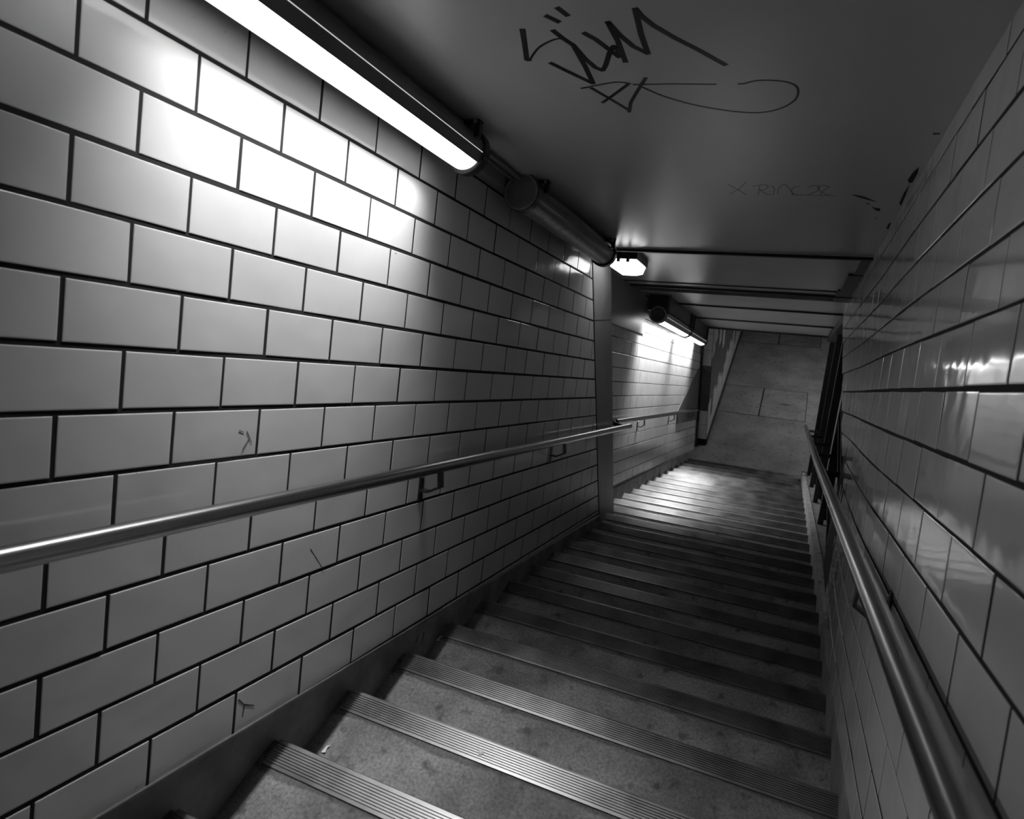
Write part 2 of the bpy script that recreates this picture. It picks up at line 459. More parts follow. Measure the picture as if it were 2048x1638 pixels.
for (s0, s1) in ((6.54, 7.435), (7.455, 8.895), (8.915, 10.31)): cpanel(s0 * k_, s1 * k_, x1=0.46)
b.sbox(-1.75, 0.46, NC - 0.05, NC + 0.024, 10.31 * k_, 10.35 * k_, 1)
for s in (7.445, 8.905): b.sbox(-1.75, 0.46, NC - 0.05, NC + 0.019, (s - 0.008) * k_, (s + 0.008) * k_, 1)
o = b.build('ceiling', [M['ceiling'], M['ceiling_edge']]); structure(o)
# ceiling of the landing
b = MB(); b.box(-2.5, 3.2, 9.76, 22.0, FLOOR - 4.09, FLOOR - 3.9)
structure(b.build('ceiling_landing', M['ceiling']))
# dark lintel line along the open side
b = MB(); b.sbox(0.405, 0.56, NC - 0.2, NC + 0.10, 7.25, 10.35)
structure(b.build('trim_4', M['black']))
# uneven stepped edge where the wall meets the ceiling beam
b = MB()
b.sbox(0.30, 0.40, NC, NC + 0.012, 4.56, 5.1); b.sbox(0.27, 0.40, NC, NC + 0.016, 5.12, 5.9); b.sbox(0.25, 0.40, NC, NC + 0.012, 5.9, 6.6)
structure(b.build('trim_5', M['ceiling_edge']))

# ------------------------------------------------------------------ back wall (above the photographer) and the far side of the landing
b = MB(); b.prism([W(-1.9, -1.1, S_BACK), W(0.6, -1.1, S_BACK), W(0.6, 1.9, S_BACK), W(-1.9, 1.9, S_BACK)], W(0, 0, 0) - W(0, 0, 0.1))
structure(b.build('wall_back', M['paint']))

# ------------------------------------------------------------------ staircase
N_NOSE = 1.355; DS = 0.395
def nose(k):
    p = W(0, N_NOSE, 1.64 + DS * k); return p.y, p.z
RUN = DS * CT; RISE = DS * ST
stair = thing('staircase', 'long worn concrete staircase running down between the tiled walls', 'staircase')

def step_mesh(x0, x1, seed):
    """step local frame: nose edge at origin, tread runs back to -RUN"""
    rnd = random.Random(seed)
    b = MB()
    prof = [(0.0, -0.012), (-0.004, -0.004), (-0.012, 0.0), (-0.088, 0.0), (-0.09, -0.004), (-0.097, -0.0045), (-0.105, -0.001), (-RUN - 0.02, -0.001), (-RUN - 0.02, -0.62), (0.0, -0.62 + 0.1)]
    prof = [(0.0, -0.014), (-0.006, -0.003), (-0.014, 0.0), (-RUN - 0.02, 0.0), (-RUN - 0.02, -0.5), (-0.012, -0.5), (-0.012, -0.03)]
    b.prism([(x0, y, z) for y, z in prof], (x1 - x0, 0, 0))
    return b

def nosing_mesh(x0, x1):
    b = MB()
    top = 0.0045
    prof = [(0.004, -0.034), (0.006, -0.004), (0.001, top), (-0.006, top + 0.001)]
    n = 8; a = -0.012; wdt = 0.0088
    for i in range(n):
        y = a - i * wdt
        prof += [(y, top + 0.001), (y - 0.0006, top - 0.0022), (y - 0.0030, top - 0.0022), (y - 0.0036, top + 0.001)]
    prof += [(-0.0870, top + 0.0006), (-0.089, -0.001), (-0.05, -0.001), (0.0, -0.001), (0.0, -0.034)]
    m = len(prof)
    vs = [(x0, y, z) for y, z in prof] + [(x1, y, z) for y, z in prof]
    fs = [(i, (i + 1) % m, m + (i + 1) % m, m + i) for i in range(m)]
    b.add(vs, fs, 0)
    b.add([(x, y, z) for x in (x0, x1) for y, z in ((0.006, -0.034), (0.006, 0.004), (-0.089, 0.003), (-0.089, -0.001))], [(0, 1, 2, 3), (7, 6, 5, 4)], 0)
    return b

K0, K1 = -4, 25
step_me = {}
for k in range(K0, K1 + 1):
    y, z = nose(k)
    near = y < 4.3
    xl = -1.44 if near else -1.64
    xr = 0.345 if y < 3.0 else 0.356
    # dirt-stained strip along the back of the nosing is modelled as a shallow worn hollow in the tread
    key = (xl, xr)
    if key not in step_me:
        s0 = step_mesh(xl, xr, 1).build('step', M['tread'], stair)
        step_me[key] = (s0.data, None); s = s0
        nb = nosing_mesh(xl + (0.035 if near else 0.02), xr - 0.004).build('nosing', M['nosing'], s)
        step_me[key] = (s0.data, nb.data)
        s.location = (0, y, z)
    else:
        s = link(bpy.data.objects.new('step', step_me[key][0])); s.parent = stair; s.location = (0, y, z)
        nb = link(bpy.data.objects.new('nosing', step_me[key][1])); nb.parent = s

# kerb on the open side of the lower flight
b = MB()
for (x0, x1, n, mi) in ((0.354, 0.404, 1.25, 0), (0.404, 0.52, 1.262, 1)):
    b.sbox(x0, x1, n, 1.9, 4.0 if mi == 0 else 5.3, 11.45, mi)
b.build('kerb', [M['kerb'], M['skirt']], stair)

# neighbouring flight beyond the balustrade
stair2 = thing('staircase', 'parallel concrete flight glimpsed beyond the black balustrade posts', 'staircase')
first = None
for k in range(11, K1 + 1):
    y, z = nose(k)
    if first is None:
        s = step_mesh(0.52, 2.0, 2).build('step', M['tread'], stair2); first = s.data
    else:
        s = link(bpy.data.objects.new('step', first)); s.parent = stair2
    s.location = (0, y, z)
b = MB(); b.box(2.0, 2.2, 4.5, 22.0, -0.2, 5.8)
structure(b.build('wall_far_right', M['paint']))
b = MB(); b.box(0.5, 2.2, 4.45, 4.6, 0.5, 5.9)
structure(b.build('wall_behind_right', M['paint']))

# skirtings that follow the slope
def skirt(name, x_in, x_out, n_top, s0, s1, y_hi=None, y_lo=None):
    b = MB()
    poly = [(s0, n_top), (s1, n_top), (s1, 1.75), (s0, 1.75)]
    if y_hi: poly = clip(poly, CT, -ST, y_hi)
    if y_lo: poly = clip(poly, -CT, ST, -y_lo)
    b.prism([(to_right(s, n) + Vector((x_in - XR, 0, 0)) if name == 'baseboard_right' else W(x_in, n, s)) for s, n in poly], (x_out - x_in, 0, 0))
    return structure(b.build(name, M['skirt']))
b = MB()   # left: rises very slightly towards the top
poly = clip([(S_BACK, 1.225), (6.5, 1.325), (6.5, 1.75), (S_BACK, 1.75)], CT, -ST, YP)
b.prism([W(-1.451, n, s) for s, n in poly], (0.022, 0, 0)); structure(b.build('baseboard_left', M['skirt']))
skirt('baseboard_right', 0.345, 0.328, 1.275, S_BACK, 6.6, y_hi=2.6)
skirt('baseboard_right', 0.345, 0.328, 1.275, S_BACK, 6.6, y_hi=3.3, y_lo=2.6)
skirt('baseboard_right', 0.345, 0.328, 1.275, S_BACK, 6.6, y_hi=YR, y_lo=3.3)
b = MB()
poly = clip(clip([(4.6, 1.235), (13, 1.235), (13, 1.75), (4.6, 1.75)], CT, -ST, Y_END - 0.05), -CT, ST, -4.87)
b.prism([to_rec(s, n) for s, n in poly], nr * 0.03); structure(b.build('baseboard_recess', M['skirt']))

# ------------------------------------------------------------------ landing
b = MB(); b.box(-3.0, 3.2, 9.3, 22.0, -0.3, 0.0)
b.box(-2.2, 2.2, -1.5, 9.35, -0.3, -0.05)
structure(b.build('floor', M['floor']))
XW = -1.285
# return face + receding wall in upright staggered tiles, dark band between two pale bands
V = []; F = []; MI = []; TN = []
rnd = random.Random(9)
def lt(p0, du, w, z0, z1, n, dark):
    g = 0.004; n = Vector(n); p0 = Vector(p0); du = Vector(du)
    pts = [p0 + du * g + Vector((0, 0, z0 + g)), p0 + du * (w - g) + Vector((0, 0, z0 + g)), p0 + du * (w - g) + Vector((0, 0, z1 - g)), p0 + du * g + Vector((0, 0, z1 - g))]
    b0 = len(V); V.extend([q for q in pts]); V.extend([q + n * 0.008 for q in pts])
    F.append((b0 + 4, b0 + 5, b0 + 6, b0 + 7)); MI.append(1 if dark else 0); TN.append(rnd.uniform(.93, 1))
    for i in range(4): F.append((b0 + i, b0 + (i + 1) % 4, b0 + 4 + (i + 1) % 4, b0 + 4 + i)); MI.append(1 if dark else 0); TN.append(1)
TH_, TW_ = 0.30, 0.27
def column(p0, du, w, n, c):
    st = 0.15 if c % 2 else 0.0
    lo_n = 2 if c % 4 < 2 else (1 if c % 7 < 3 else 2)
    for r in range(-1, 11):
        z0 = 0.14 + r * TH_ + st; z1 = z0 + TH_
        if z1 < 0.16: continue
        z0 = max(z0, 0.14)
        pale = (r < lo_n) or (r > 4 + (1 if c % 5 in (2, 3) else 0)) or (c % 9 == 6 and r == 4)
        if c % 2 and 2 < c % 11 < 6: pale = pale and r < lo_n or r > 6
        lt(p0, du, w, z0, min(z1, 2.69), n, not pale)
x0 = xe + 0.03
column((x0 - 0.01, Y_END + 0.02, 0), (1, 0, 0), XW - x0 + 0.01, (0, -1, 0), 0)
c = 1; y = Y_END + 0.02
while y < 20.5:
    column((XW, y, 0), (0, 1, 0), TW_, (1, 0, 0), c); c += 1; y += TW_
b0 = len(V)
for q in [(x0 - 0.3, Y_END + 0.02, 0), (XW, Y_END + 0.02, 0), (XW, Y_END + 0.02, 2.7), (x0 - 0.3, Y_END + 0.02, 2.7), (XW, 20.6, 0), (XW, 20.6, 2.7)]: V.append(Vector(q))
F.append((b0, b0 + 1, b0 + 2, b0 + 3)); F.append((b0 + 1, b0 + 4, b0 + 5, b0 + 2)); MI += [2, 2]; TN += [1, 1]
structure(mesh_obj('wall_landing', V, F, [M['tile'], M['tile_dark'], M['grout']], MI, tone=TN))
b = MB(); b.box(XW, XW + 0.018, Y_END + 0.05, 20.5, 0.0, 0.14)
structure(b.build('baseboard_landing', M['black']))
b = MB(); b.box(-3.0, 3.2, 20.5, 20.7, 0, 2.75); structure(b.build('wall_far', M['tile_dark']))

def cover(label, x0, x1, y0, y1, hole=None, grp='recessed floor covers on the landing'):
    t = thing('floor_cover', label, 'floor cover', grp)
    b = MB(); g = 0.012
    for (a0, a1, c0, c1) in ((x0, x1, y0, y0 + g), (x0, x1, y1 - g, y1), (x0, x0 + g, y0, y1), (x1 - g, x1, y0, y1)):
        b.box(a0, a1, c0, c1, 0.0005, 0.0035)
    b.build('frame', M['black'], t)
    b = MB(); b.box(x0 + g, x1 - g, y0 + g, y1 - g, 0.0, 0.003); b.build('plate', M['floor'], t)
    if hole:
        hx, hy = hole
        b = MB(); b.box(hx - 0.09, hx + 0.09, hy - 0.012, hy + 0.012, 0.0, 0.0045); b.build('lifting_slot', M['chip'], t)
        b = MB(); b.box(hx - 0.012, hx + 0.012, hy - 0.02, hy + 0.02, 0.0, 0.006); b.build('rivet', M['rim'], t)
    return t
cover('left cover of the nearer pair set in the landing floor, beside the patterned tile wall', XW + 0.01, -0.49, 11.62, 12.81)
cover('right cover of the nearer pair in the landing floor, with a central slot', -0.49, 0.355, 11.62, 12.81, (-0.04, 12.2))
cover('left cover of the farther pair in the landing floor, half hidden by the ceiling edge', XW + 0.01, -0.39, 15.08, 16.3)
cover('right cover of the farther pair in the landing floor, half hidden by ceiling edge', -0.39, 0.53, 15.08, 16.3, (0.17, 15.35))

# ------------------------------------------------------------------ handrails
def flat_strap(b, pts, w, t, side):
    """flat bar following pts (list of Vectors); side = width direction"""
    side = Vector(side).normalized()
    for i in range(len(pts) - 1):
        p, q = Vector(pts[i]), Vector(pts[i + 1]); d = (q - p).normalized(); nn = d.cross(side).normalized()
        p = p - d * t * 0.4; q = q + d * t * 0.4
        b.hexa([p + side * w / 2 + nn * t / 2, p - side * w / 2 + nn * t / 2, p - side * w / 2 - nn * t / 2, p + side * w / 2 - nn * t / 2,
                q + side * w / 2 + nn * t / 2, q - side * w / 2 + nn * t / 2, q - side * w / 2 - nn * t / 2, q + side * w / 2 - nn * t / 2])

def bracket(parent, xw, xr, n, s, sgn):
    """sgn +1: wall on the left of the rail.  plate on the wall, strap looping up to the rail"""
    slope = (W(0, 0, 1) - W(0, 0, 0))
    up = W(0, -1, 0) - W(0, 0, 0)
    b = MB(); o = Vector((sgn, 0, 0))
    p = W(xw, n + 0.08, s)
    b.hexa([p + slope * a + up * u + o * t for t in (0.0, 0.006) for a, u in ((-0.017, -0.085), (0.017, -0.085), (0.017, 0.055), (-0.017, 0.055))])
    br = b.build('bracket', M['steel_dark'], parent)
    b = MB()
    pts = [W(xw + sgn * 0.006, n + 0.115, s), W(xw + sgn * 0.045, n + 0.115, s), W(xr + sgn * 0.012, n + 0.085, s), W(xr + sgn * 0.004, n + 0.018, s)]
    flat_strap(b, pts, 0.042, 0.009, slope)
    b.build('strap', M['steel_dark'], br)
    b = MB(); b.tube([W(xw, n + 0.055, s), W(xw + sgn * 0.012, n + 0.055, s)], [0.009, 0.006], 10)
    b.build('screw', M['rim'], br)
    return br

R_RAIL = 0.0270
XH = -1.360
hl = thing('handrail', 'polished steel handrail on the left tiled wall nearest the camera', 'handrail')
b = MB(); b.tube([W(XH, 0.499, s) for s in (-1.2, 1.0, 3.0, 5.0, 6.08)] + [W(XH, 0.499, 6.11), W(XH, 0.499, 6.125), W(XH, 0.499, 6.13)], [R_RAIL] * 6 + [R_RAIL * 0.7, R_RAIL * 0.1], 24)
shade_auto(b.build('rail', M['steel'], hl), 30)
for s in (0.62, 2.46, 4.17): bracket(hl, XL, XH, 0.505, s, 1)
b = MB(); b.tube([W(XH - 0.004, 0.507, 5.98), W(XH - 0.03, 0.505, 5.99), W(-1.50, 0.49, 6.05), W(-1.545, 0.485, 6.22)], 0.02, 12)
shade_auto(b.build('elbow', M['black'], hl), 50)

hl2 = thing('handrail', 'steel handrail on the recessed wall beside the lower flight', 'handrail')
def xr2(s): return xrec(CT * s - ST * 0.49) + 0.07
b = MB(); b.tube([W(xr2(s), 0.485, s) for s in (6.24, 8.0, 10.0, 11.35)], R_RAIL, 20); shade_auto(b.build('rail', M['steel'], hl2), 50)
for s in (7.45, 9.3, 11.0): bracket(hl2, xr2(s) - 0.07, xr2(s), 0.485, s, 1)

hr = thing('handrail', 'long polished steel handrail on the right, fixed to the wall then to black posts', 'handrail')
def xr3(s): return 0.262 + max(0, s - 5.5) * 0.0075
b = MB(); b.tube([W(xr3(s), 0.50, s) for s in (-1.2, 0.5, 2.0, 4.0, 5.5, 7.5, 9.0, 11.0)], R_RAIL + 0.001, 24); shade_auto(b.build('rail', M['steel'], hr), 50)
for s in (-0.3, 2.07): bracket(hr, XR, xr3(s), 0.50, s, -1)
for s in (5.5, 7.0, 8.35, 9.7, 11.05):
    b = MB(); base = W(0.45, 1.27, s); sr = s - (1.27 - 0.54) * ST / CT
    topz = W(0, 0.54, sr).z
    b.box(0.425, 0.475, base.y - 0.03, base.y + 0.03, base.z - 0.15, topz)
    p = b.build('post', M['black'], hr)
    b = MB(); b.box(xr3(sr) - 0.01 if s > 0 else 0.3, 0.475, base.y - 0.02, base.y + 0.02, topz - 0.02, topz + 0.0)
    b.build('arm', M['black'], p)

# tall black posts and bars at the open side
gate = thing('metal_grille', 'tall black steel grille of upright posts on the open side of the stair', 'grille')
for (yy, zt) in ((9.62, 0.0), (8.27, 0.0), (7.08, 0.0), (5.85, 0.0)):
    zb = W(0, 1.27, 0).z
    s_at = (yy + ST * 1.27) / CT
    zbot = W(0, 1.27, s_at).z - 0.1
    ztop = W(0, -0.9, (yy + ST * -0.9) / CT).z if yy > 5.9 else FLOOR - 2.2
    b = MB(); b.box(0.45, 0.53, yy, yy + 0.09, zbot, ztop); b.build('post', M['black'], gate)
b = MB(); b.box(0.45, 0.475, 4.62, 4.66, FLOOR - 4.0, FLOOR - 3.05); b.build('post', M['black'], gate)
for z in (3.08, 3.2, 3.36, 3.95):
    b = MB(); b.box(0.455, 0.475, 4.62, 5.85, FLOOR - z, FLOOR - z + 0.025); b.build('rung', M['black'], gate)
b = MB(); b.box(0.47, 0.51, 5.72, 9.7, FLOOR - 2.9, FLOOR - 2.85)
b.build('rung', M['black'], gate)

# ------------------------------------------------------------------ lamps
def lampring(x, n, s, r, ang): return W(x + r * math.cos(ang), n - r * math.sin(ang), s)

def tube_lamp(label, X, N, s0, s1, R, diffuser, group=None, a0=-135, a1=-38, highlight=True, bulb=None, beams=None, spread=70, b0=0.11):
    t = thing('tube_lamp', label, 'lamp', group)
    D = math.radians
    def shell(name, mat, b0, b1, r, seg, sA, sB, th=0.003, mi=0):
        V_ = []; F_ = []
        for i in range(seg + 1):
            a = D(b0 + (b1 - b0) * i / seg)
            for (ss, rr) in ((sA, r), (sB, r), (sB, r - th), (sA, r - th)): V_.append(lampring(X, N, ss, rr, a))
        for i in range(seg):
            p, q = 4 * i, 4 * i + 4
            for j in range(4): F_.append((p + j, p + (j + 1) % 4, q + (j + 1) % 4, q + j))
        F_.append((0, 1, 2, 3)); F_.append((4 * seg, 4 * seg + 3, 4 * seg + 2, 4 * seg + 1))
        return shade_auto(mesh_obj(name, V_, F_, mat, parent=t), 40)
    e = 0.035
    hs = shell('housing', M['housing'], a1 + 0.0, a0 + 360, R, 40, s0 + e, s1 - e)
    if bulb:
        rf = shell('reflector', M['reflector'], a1 + 1, a0 + 359, R - 0.004, 40, s0 + e, s1 - e, 0.002); rf.parent = hs
        b = MB(); b.tube([W(X, N, s0 + 0.055), W(X, N, s1 - 0.055)], 0.016, 16); shade_auto(b.build('bulb', bulb, t), 50)
        b = MB()
        for q0, q1 in ((s0 + 0.03, s0 + 0.056), (s1 - 0.056, s1 - 0.03)):
            b = MB(); b.tube([W(X, N, q0), W(X, N, q1)], 0.0175, 12); b.build('bulb_holder', M['cap'], t)
    df = shell('diffuser', diffuser, a0, a1, R - 0.004, 20, s0 + e, s1 - e, 0.0015 if bulb else 0.003)
    if highlight: shell('highlight_strip', M['highlight'], -8, -6.6, R + 0.001, 3, s0 + e, s1 - e, 0.002)  # bright highlight along the housing, put in as a thin glowing strip
    for (sa, sb, outer) in ((s0, s0 + e + 0.012, s0), (s1 - e - 0.012, s1, s1)):
        b = MB()
        b.tube([W(X, N, sa), W(X, N, sa + 0.004), W(X, N, sb - 0.004), W(X, N, sb)], [R + 0.004, R + 0.010, R + 0.010, R + 0.004], 40)
        c_ = shade_auto(b.build('end_cap', M['cap'], t), 40)
        # pale rim and plate on the outer face
        b = MB(); d = -1 if outer == s0 else 1
        V_ = []; F_ = []; n_ = 48
        for rr, off in ((R + 0.006, 0.0), (R + 0.004, 0.004), (R - 0.004, 0.004), (R - 0.006, 0.0005)):
            for i in range(n_): V_.append(lampring(X, N, outer + d * off, rr, 2 * math.pi * i / n_))
        for lv in range(3):
            for i in range(n_): F_.append((lv * n_ + i, lv * n_ + (i + 1) % n_, (lv + 1) * n_ + (i + 1) % n_, (lv + 1) * n_ + i))
        b.add(V_, F_, 0); shade_auto(b.build('rim', M['rim'], c_), 50)
        b = MB(); b.tube([W(X, N, outer), W(X, N, outer + d * 0.002)], R - 0.006, 40); b.build('end_plate', M['capface'], c_)
    if beams:
        # the ribbed lens throws the light sideways, hardly any along the lamp
        ax = (W(0, 0, 1) - W(0, 0, 0)).normalized()
        for ang, pw, b0 in beams:
            a = D(ang); mid = (s0 + b0 + s1 - 0.11) / 2
            dvec = (lampring(0, 0, 0, 1, a) - W(0, 0, 0)).normalized()
            ld = bpy.data.lights.new('lamp_beam', 'AREA'); ld.shape = 'RECTANGLE'
            ld.size = (s1 - 0.11) - (s0 + b0); ld.size_y = 0.022; ld.energy = pw; ld.spread = D(spread)
            lo_ = link(bpy.data.objects.new('lamp_beam', ld))
            z = -dvec; x = ax; y = z.cross(x)
            mm = Matrix((x, y, z)).transposed().to_4x4(); mm.translation = W(X, N, mid) + dvec * 0.02
            lo_.matrix_world = mm; lo_.parent = t
    # hanger clips up to the ceiling
    for ss in (s0 + 0.10, s1 - 0.12):
        b = MB()
        b.sbox(X - 0.012, X + 0.10, NC, NC + 0.007, ss - 0.018, ss + 0.018)
        b.sbox(X + 0.078, X + 0.10, NC, N - 0.02, ss - 0.010, ss + 0.010)
        hc = b.build('hanger', M['steel_dark'], t)
        b = MB(); b.tube([W(X + 0.089, NC + 0.007, ss - 0.03), W(X + 0.089, NC + 0.02, ss - 0.03)], 0.007, 8); b.build('bolt', M['rim'], hc)
    return t

LX, LN, LR = -1.285, -0.797, 0.080
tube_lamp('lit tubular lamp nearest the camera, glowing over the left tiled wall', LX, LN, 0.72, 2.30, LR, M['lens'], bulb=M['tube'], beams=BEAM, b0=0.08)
tube_lamp('unlit tubular lamp with a round end plate, next down the left of the ceiling', LX, LN, 2.825, 4.32, LR, M['dead'], highlight=False)

# ribs of the prismatic lens visible at the lamp ends are modelled on the unlit one
# conduit and trunking linking the lamps
tr = thing('cable_trunking', 'grey cable trunking running from lamp to lamp under the ceiling edge', 'trunking')
b = MB(); b.sbox(-1.448, -1.375, NC, NC + 0.055, S_BACK, 4.38); b.build('trunk', M['paint'], tr)
b = MB(); b.tube([W(-1.335, NC + 0.018, s) for s in (S_BACK, 4.3)], 0.013, 14); shade_auto(b.build('conduit', M['housing'], tr), 50)
b = MB(); b.tube([W(-1.30, NC + 0.018, s) for s in (S_BACK, 4.3)], 0.011, 14); shade_auto(b.build('conduit', M['housing'], tr), 50)

# bulkhead
bx = thing('bulkhead_lamp', 'small lit bulkhead lamp just past the unlit tube, under the ceiling joint', 'lamp')
b = MB(); b.sbox(-1.345, -1.125, NC, NC + 0.055, 4.60, 4.97); b.build('backplate', M['cap'], bx)
def blens(x0, x1, n0, n1, s0, s1, dx, ds):
    return [W(x0, n0, s0), W(x1, n0, s0), W(x1, n0, s1), W(x0, n0, s1), W(x0 + dx, n1, s0 + ds), W(x1 - dx, n1, s0 + ds), W(x1 - dx, n1, s1 - ds), W(x0 + dx, n1, s1 - ds)]
b = MB(); b.hexa(blens(-1.335, -1.135, NC + 0.055, NC + 0.110, 4.615, 4.955, 0.012, 0.02))
b.hexa(blens(-1.322, -1.148, NC + 0.110, NC + 0.130, 4.636, 4.934, 0.035, 0.05)); b.build('lens', M['glow_bulk'], bx)
for dx_ in (-1.27, -1.2):
    b = MB(); b.sbox(dx_, dx_ + 0.022, NC + 0.045, NC + 0.078, 4.592, 4.615); b.build('clip', M['cap'], bx)

# pair over the lower flight, on a black tray
FX, FN = -1.375, -0.655
tray = thing('lamp_tray', 'black steel tray carrying the pair of lit lamps over the lower flight', 'tray')
b = MB()
for (s0_, s1_) in ((6.95, 10.55),):
    b.sbox(-1.52, -1.30, NC + 0.004, FN - 0.055, s0_, s1_)
    b.sbox(-1.48, -1.42, FN - 0.06, FN + 0.02, s0_, s1_)
b.build('tray', M['black'], tray)
tube_lamp('nearer of the two lit lamps over the lower flight, with a black end block', FX, FN, 6.85, 8.80, 0.083, M['lens_far'], a0=-150, a1=-45, bulb=M['tube_far'], beams=BEAM_FAR)
tube_lamp('farther of the two lit lamps over the lower flight, ending at the patterned wall', FX, FN, 8.80, 10.55, 0.083, M['lens_far'], a0=-150, a1=-45, bulb=M['tube_far'], beams=BEAM_FAR)
b = MB(); b.tube([W(-1.385, -0.60, 10.62), W(-1.385, -0.52, 10.66), W(-1.385, -0.46, 10.70), W(-1.385, -0.50, 10.80), W(-1.385, -0.58, 10.8)], 0.014, 10)
tag(shade_auto(b.build('cable_loop', M['black']), 50), 'loop of black cable hanging past the far end of the lit lamps', 'cable')

# plain metal cover plate on the recessed wall
b = MB()
pp = [(11.72, -0.22), (9.95, 0.47), (10.15, 0.675), (11.95, 0.675), (12.2, 0.5)]
pp = clip([(11.35, -0.24), (9.9, 0.47), (10.0, 0.675), (11.9, 0.675), (12.3, 0.0)], CT, -ST, Y_END - 0.06)
b.prism([to_rec(s, n) + nr * 0.009 for s, n in pp], nr * 0.006)
tag(b.build('cover_plate', M['plate']), 'plain grey sloping cover plate at the far end of the recessed tiled wall', 'plate')

# ------------------------------------------------------------------ writing on the ceiling
def strokes(name, data, mat, label, t=0.0006):
    b = MB()
    for w, pts in data:
        # smooth the polyline a little
        P = [Vector((x * KC, s * KC, 0)) for x, s in pts]
        if w < 0.010 and len(P) > 3:
            Q = [P[0]]
            for i in range(len(P) - 1):
                a = P[max(i - 1, 0)]; p0 = P[i]; p1 = P[i + 1]; c_ = P[min(i + 2, len(P) - 1)]
                for u in (0.25, 0.5, 0.75, 1.0):
                    Q.append(0.5 * ((2 * p0) + (-a + p1) * u + (2 * a - 5 * p0 + 4 * p1 - c_) * u * u + (-a + 3 * p0 - 3 * p1 + c_) * u ** 3))
            P = Q
        L_, R_ = [], []
        for i, p in enumerate(P):
            d = (P[min(i + 1, len(P) - 1)] - P[max(i - 1, 0)]); d.normalize()
            # split sharp corners
            sidev = Vector((-d.y, d.x, 0)) * w / 2
            L_.append(p + sidev); R_.append(p - sidev)
        for i in range(len(P) - 1):
            d = (P[i + 1] - P[i]); 
            if d.length < 1e-6: continue
            d.normalize(); sv = Vector((-d.y, d.x, 0)) * w / 2; e = d * w * 0.22
            q = [P[i] - e + sv, P[i + 1] + e + sv, P[i + 1] + e - sv, P[i] - e - sv]
            b.prism([W(v.x, NC, v.y) for v in q], W(0, t, 0) - W(0, 0, 0))
    return tag(b.build(name, mat), label, 'graffiti')
TAG_BIG = [(0.016, [(-0.683, 1.588), (-0.67, 1.632), (-0.655, 1.668), (-0.644, 1.75), (-0.63, 1.804), (-0.615, 1.824), (-0.597, 1.793), (-0.569, 1.728), (-0.549, 1.695), (-0.539, 1.701), (-0.55, 1.746)]), (0.016, [(-0.751, 1.755), (-0.717, 1.816), (-0.666, 1.901), (-0.658, 1.794), (-0.654, 1.671)]), (0.016, [(-0.607, 1.615), (-0.586, 1.652), (-0.565, 1.71), (-0.548, 1.756)]), (0.016, [(-0.533, 1.576), (-0.531, 1.671), (-0.538, 1.785)]), (0.016, [(-0.533, 1.576), (-0.519, 1.642), (-0.498, 1.704), (-0.468, 1.748)]), (0.016, [(-0.468, 1.748), (-0.465, 1.648), (-0.454, 1.532)]), (0.016, [(-0.454, 1.532), (-0.446, 1.567), (-0.426, 1.614), (-0.386, 1.68), (-0.336, 1.751), (-0.276, 1.846)]), (0.016, [(-0.676, 1.519), (-0.654, 1.552)]), (0.016, [(-0.636, 1.491), (-0.623, 1.528)]), (0.016, [(-0.761, 1.568), (-0.785, 1.643), (-0.813, 1.726), (-0.803, 1.726)]), (0.0125, [(-0.68, 1.931), (-0.645, 2.011), (-0.604, 2.11)]), (0.0125, [(-0.607, 2.124), (-0.585, 2.052), (-0.55, 1.98), (-0.503, 1.889)]), (0.0125, [(-0.559, 1.917), (-0.599, 1.961), (-0.636, 2.0), (-0.675, 2.04)]), (0.007, [(-0.803, 1.726), (-0.762, 1.675), (-0.723, 1.645), (-0.681, 1.63), (-0.66, 1.647)]), (0.007, [(-0.713, 1.929), (-0.662, 1.916), (-0.616, 1.905), (-0.585, 1.904), (-0.559, 1.917)]), (0.007, [(-0.548, 1.927), (-0.438, 1.938), (-0.312, 1.96)]), (0.007, [(-0.524, 1.948), (-0.477, 2.015), (-0.409, 2.081), (-0.337, 2.13), (-0.262, 2.166), (-0.197, 2.178), (-0.141, 2.154), (-0.103, 2.103), (-0.092, 2.051), (-0.097, 2.005), (-0.121, 1.974), (-0.161, 1.957), (-0.202, 1.953), (-0.235, 1.966), (-0.251, 1.966)])]
TAG_SMALL = [(0.0035, [(-0.361, 2.937), (-0.327, 3.014), (-0.293, 3.093)]), (0.0035, [(-0.285, 2.902), (-0.324, 3.014), (-0.365, 3.08)]), (0.0035, [(-0.261, 2.963), (-0.218, 2.939), (-0.199, 2.964), (-0.217, 3.014), (-0.235, 3.014), (-0.209, 3.079), (-0.188, 3.093)]), (0.0035, [(-0.232, 2.951), (-0.245, 3.093)]), (0.0035, [(-0.181, 3.093), (-0.175, 2.989), (-0.185, 2.952)]), (0.0035, [(-0.163, 3.079), (-0.155, 2.977), (-0.134, 2.94), (-0.118, 2.989), (-0.1, 3.092)]), (0.0035, [(-0.071, 2.965), (-0.098, 2.977), (-0.107, 3.04), (-0.09, 3.087), (-0.062, 3.092)]), (0.0035, [(-0.045, 2.978), (-0.019, 2.954), (0.001, 2.978), (-0.01, 3.04), (-0.042, 3.092)]), (0.0035, [(0.006, 3.091), (0.022, 3.015), (0.037, 2.978), (0.013, 2.954), (-0.005, 2.99), (0.025, 3.078), (0.052, 3.091)]), (0.0035, [(-0.111, 3.092), (0.07, 3.109)])]
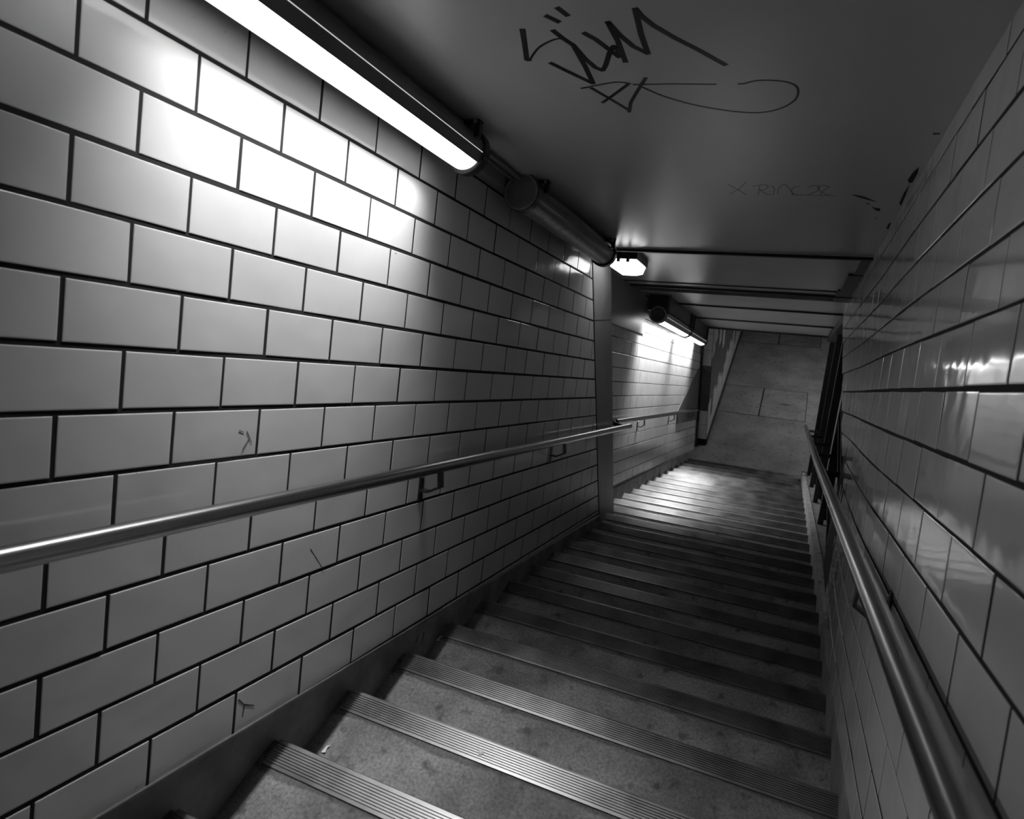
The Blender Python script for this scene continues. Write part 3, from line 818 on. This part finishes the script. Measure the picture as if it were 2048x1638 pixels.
CHIPS = [[(0.128, 3.088), (0.155, 3.098), (0.183, 3.122), (0.236, 3.2), (0.207, 3.173), (0.17, 3.137)], [(0.19, 3.209), (0.214, 3.229), (0.21, 3.24)], [(0.223, 3.272), (0.241, 3.296), (0.261, 3.304), (0.265, 3.354), (0.247, 3.338)], [(0.253, 3.452), (0.274, 3.51), (0.267, 3.497)], [(0.306, 2.881), (0.31, 2.787), (0.319, 2.731), (0.326, 2.799), (0.327, 2.919), (0.316, 2.925)], [(0.323, 3.213), (0.318, 3.052), (0.322, 2.945), (0.331, 3.123), (0.336, 3.26)], [(0.331, 3.679), (0.328, 3.579), (0.337, 3.558), (0.342, 3.698)]]
CHIP2 = [(0.304, 2.4), (0.323, 2.402), (0.325, 2.41), (0.306, 2.413)]

strokes('graffiti_tag', TAG_BIG, M['ink'], 'large black marker tag scrawled on the ceiling near the lit lamp')
strokes('graffiti_tag', TAG_SMALL, M['inkpale'], 'small faint thin-lined tag on the ceiling further down')
fl = thing('flaked_patch', 'dark flaked holes in the ceiling paint along the right wall', 'flaked paint')
for poly in CHIPS + [CHIP2]:
    b = MB(); b.prism([W(x * KC, NC, s * KC) for x, s in poly], W(0, 0.0008, 0) - W(0, 0, 0)); b.build('hole', M['chip'], fl)

SMUDGE_Y = [[(1.481, 1.154), (1.508, 1.183), (1.552, 1.206)], [(1.508, 1.183), (1.504, 1.223)]]
SMUDGE_C = [[(1.426, 0.296), (1.449, 0.331)], [(1.415, 0.351), (1.438, 0.317)], [(1.397, 0.292), (1.417, 0.299)]]
SMUDGE_L = [[(1.757, 0.73), (1.787, 0.766), (1.838, 0.827)]]
HOLES = [[(2.546, 1.322), (2.527, 1.358)], [(2.596, 1.325), (2.584, 1.382)]]
def wall_marks(name, data, x, w, mat, label, cat, part):
    t = thing(name, label, cat)
    for l in data:
        b = MB()
        for i in range(len(l) - 1):
            p, q = Vector((l[i][0], l[i][1], 0)), Vector((l[i + 1][0], l[i + 1][1], 0))
            d = (q - p).normalized(); sv = Vector((-d.y, d.x, 0)) * w / 2
            b.prism([W(x, v.y, v.x) for v in (p + sv, q + sv * 0.5, q - sv * 0.5, p - sv)], (0.0005, 0, 0))
        b.build(part, mat, t)
wall_marks('smudge', SMUDGE_Y, XL + 0.0004, 0.006, M['inkpale'], 'dark three-armed smudge on a low tile of the left wall', 'smudge', 'streak')
wall_marks('smudge', SMUDGE_C, XL + 0.0004, 0.003, M['inkpale'], 'small cluster of dark scratches on a left wall tile above the handrail', 'smudge', 'streak')
wall_marks('smudge', SMUDGE_L, XL + 0.0004, 0.003, M['inkpale'], 'thin dark scratch running down a left wall tile under the handrail', 'smudge', 'streak')
wall_marks('chipped_holes', HOLES, -1.4292, 0.009, M['chip'], 'two short black gouges side by side in the left skirting', 'gouges', 'gouge')

# unseen area light added to brighten the dark landing, no fitting modelled
la = bpy.data.lights.new('landing_fill', 'AREA'); la.shape = 'RECTANGLE'; la.size = 0.3; la.size_y = 2.4; la.energy = 34.0
lo = link(bpy.data.objects.new('landing_fill', la)); lo.location = (1.35, 12.2, 2.62)

# ------------------------------------------------------------------ litter on the steps
def litter(name, x, n, s, mat, label, shape):
    k = math.floor((s - 1.64) / DS) + 1
    yy = W(0, n, s).y
    return None
def on_tread(x, y):
    k = K0
    while nose(k)[0] < y: k += 1
    return nose(k)[1]
b = MB(); yg = 2.0
LIT = [('gum', -0.817, 1.108, 'white blob of chewing gum on the edge strip of a near step'), ('scrap', -1.354, 0.919, 'small white curl of paper by the left skirting on a near step'), ('scrap', -1.415, 1.751, 'tiny pale scrap of paper by the left skirting, two steps farther down')]
for (kind, x, y, lab) in LIT:
    z = on_tread(x, y); b = MB()
    if kind == 'gum':
        b.tube([(x, y, z + 0.004), (x, y, z + 0.0075), (x, y, z + 0.010)], [0.011, 0.010, 0.004], 12); nm = 'chewing_gum'; cat = 'chewing gum'
    else:
        q = [(x - 0.008, y - 0.016, z + 0.001), (x + 0.010, y - 0.012, z + 0.006), (x + 0.004, y + 0.002, z + 0.002), (x + 0.012, y + 0.018, z + 0.009), (x - 0.002, y + 0.014, z + 0.003), (x - 0.006, y, z + 0.001)]
        b.prism(q, (0, 0, 0.0015)); nm = 'paper_scrap'; cat = 'litter'
    tag(b.build(nm, M['white']), lab, cat)
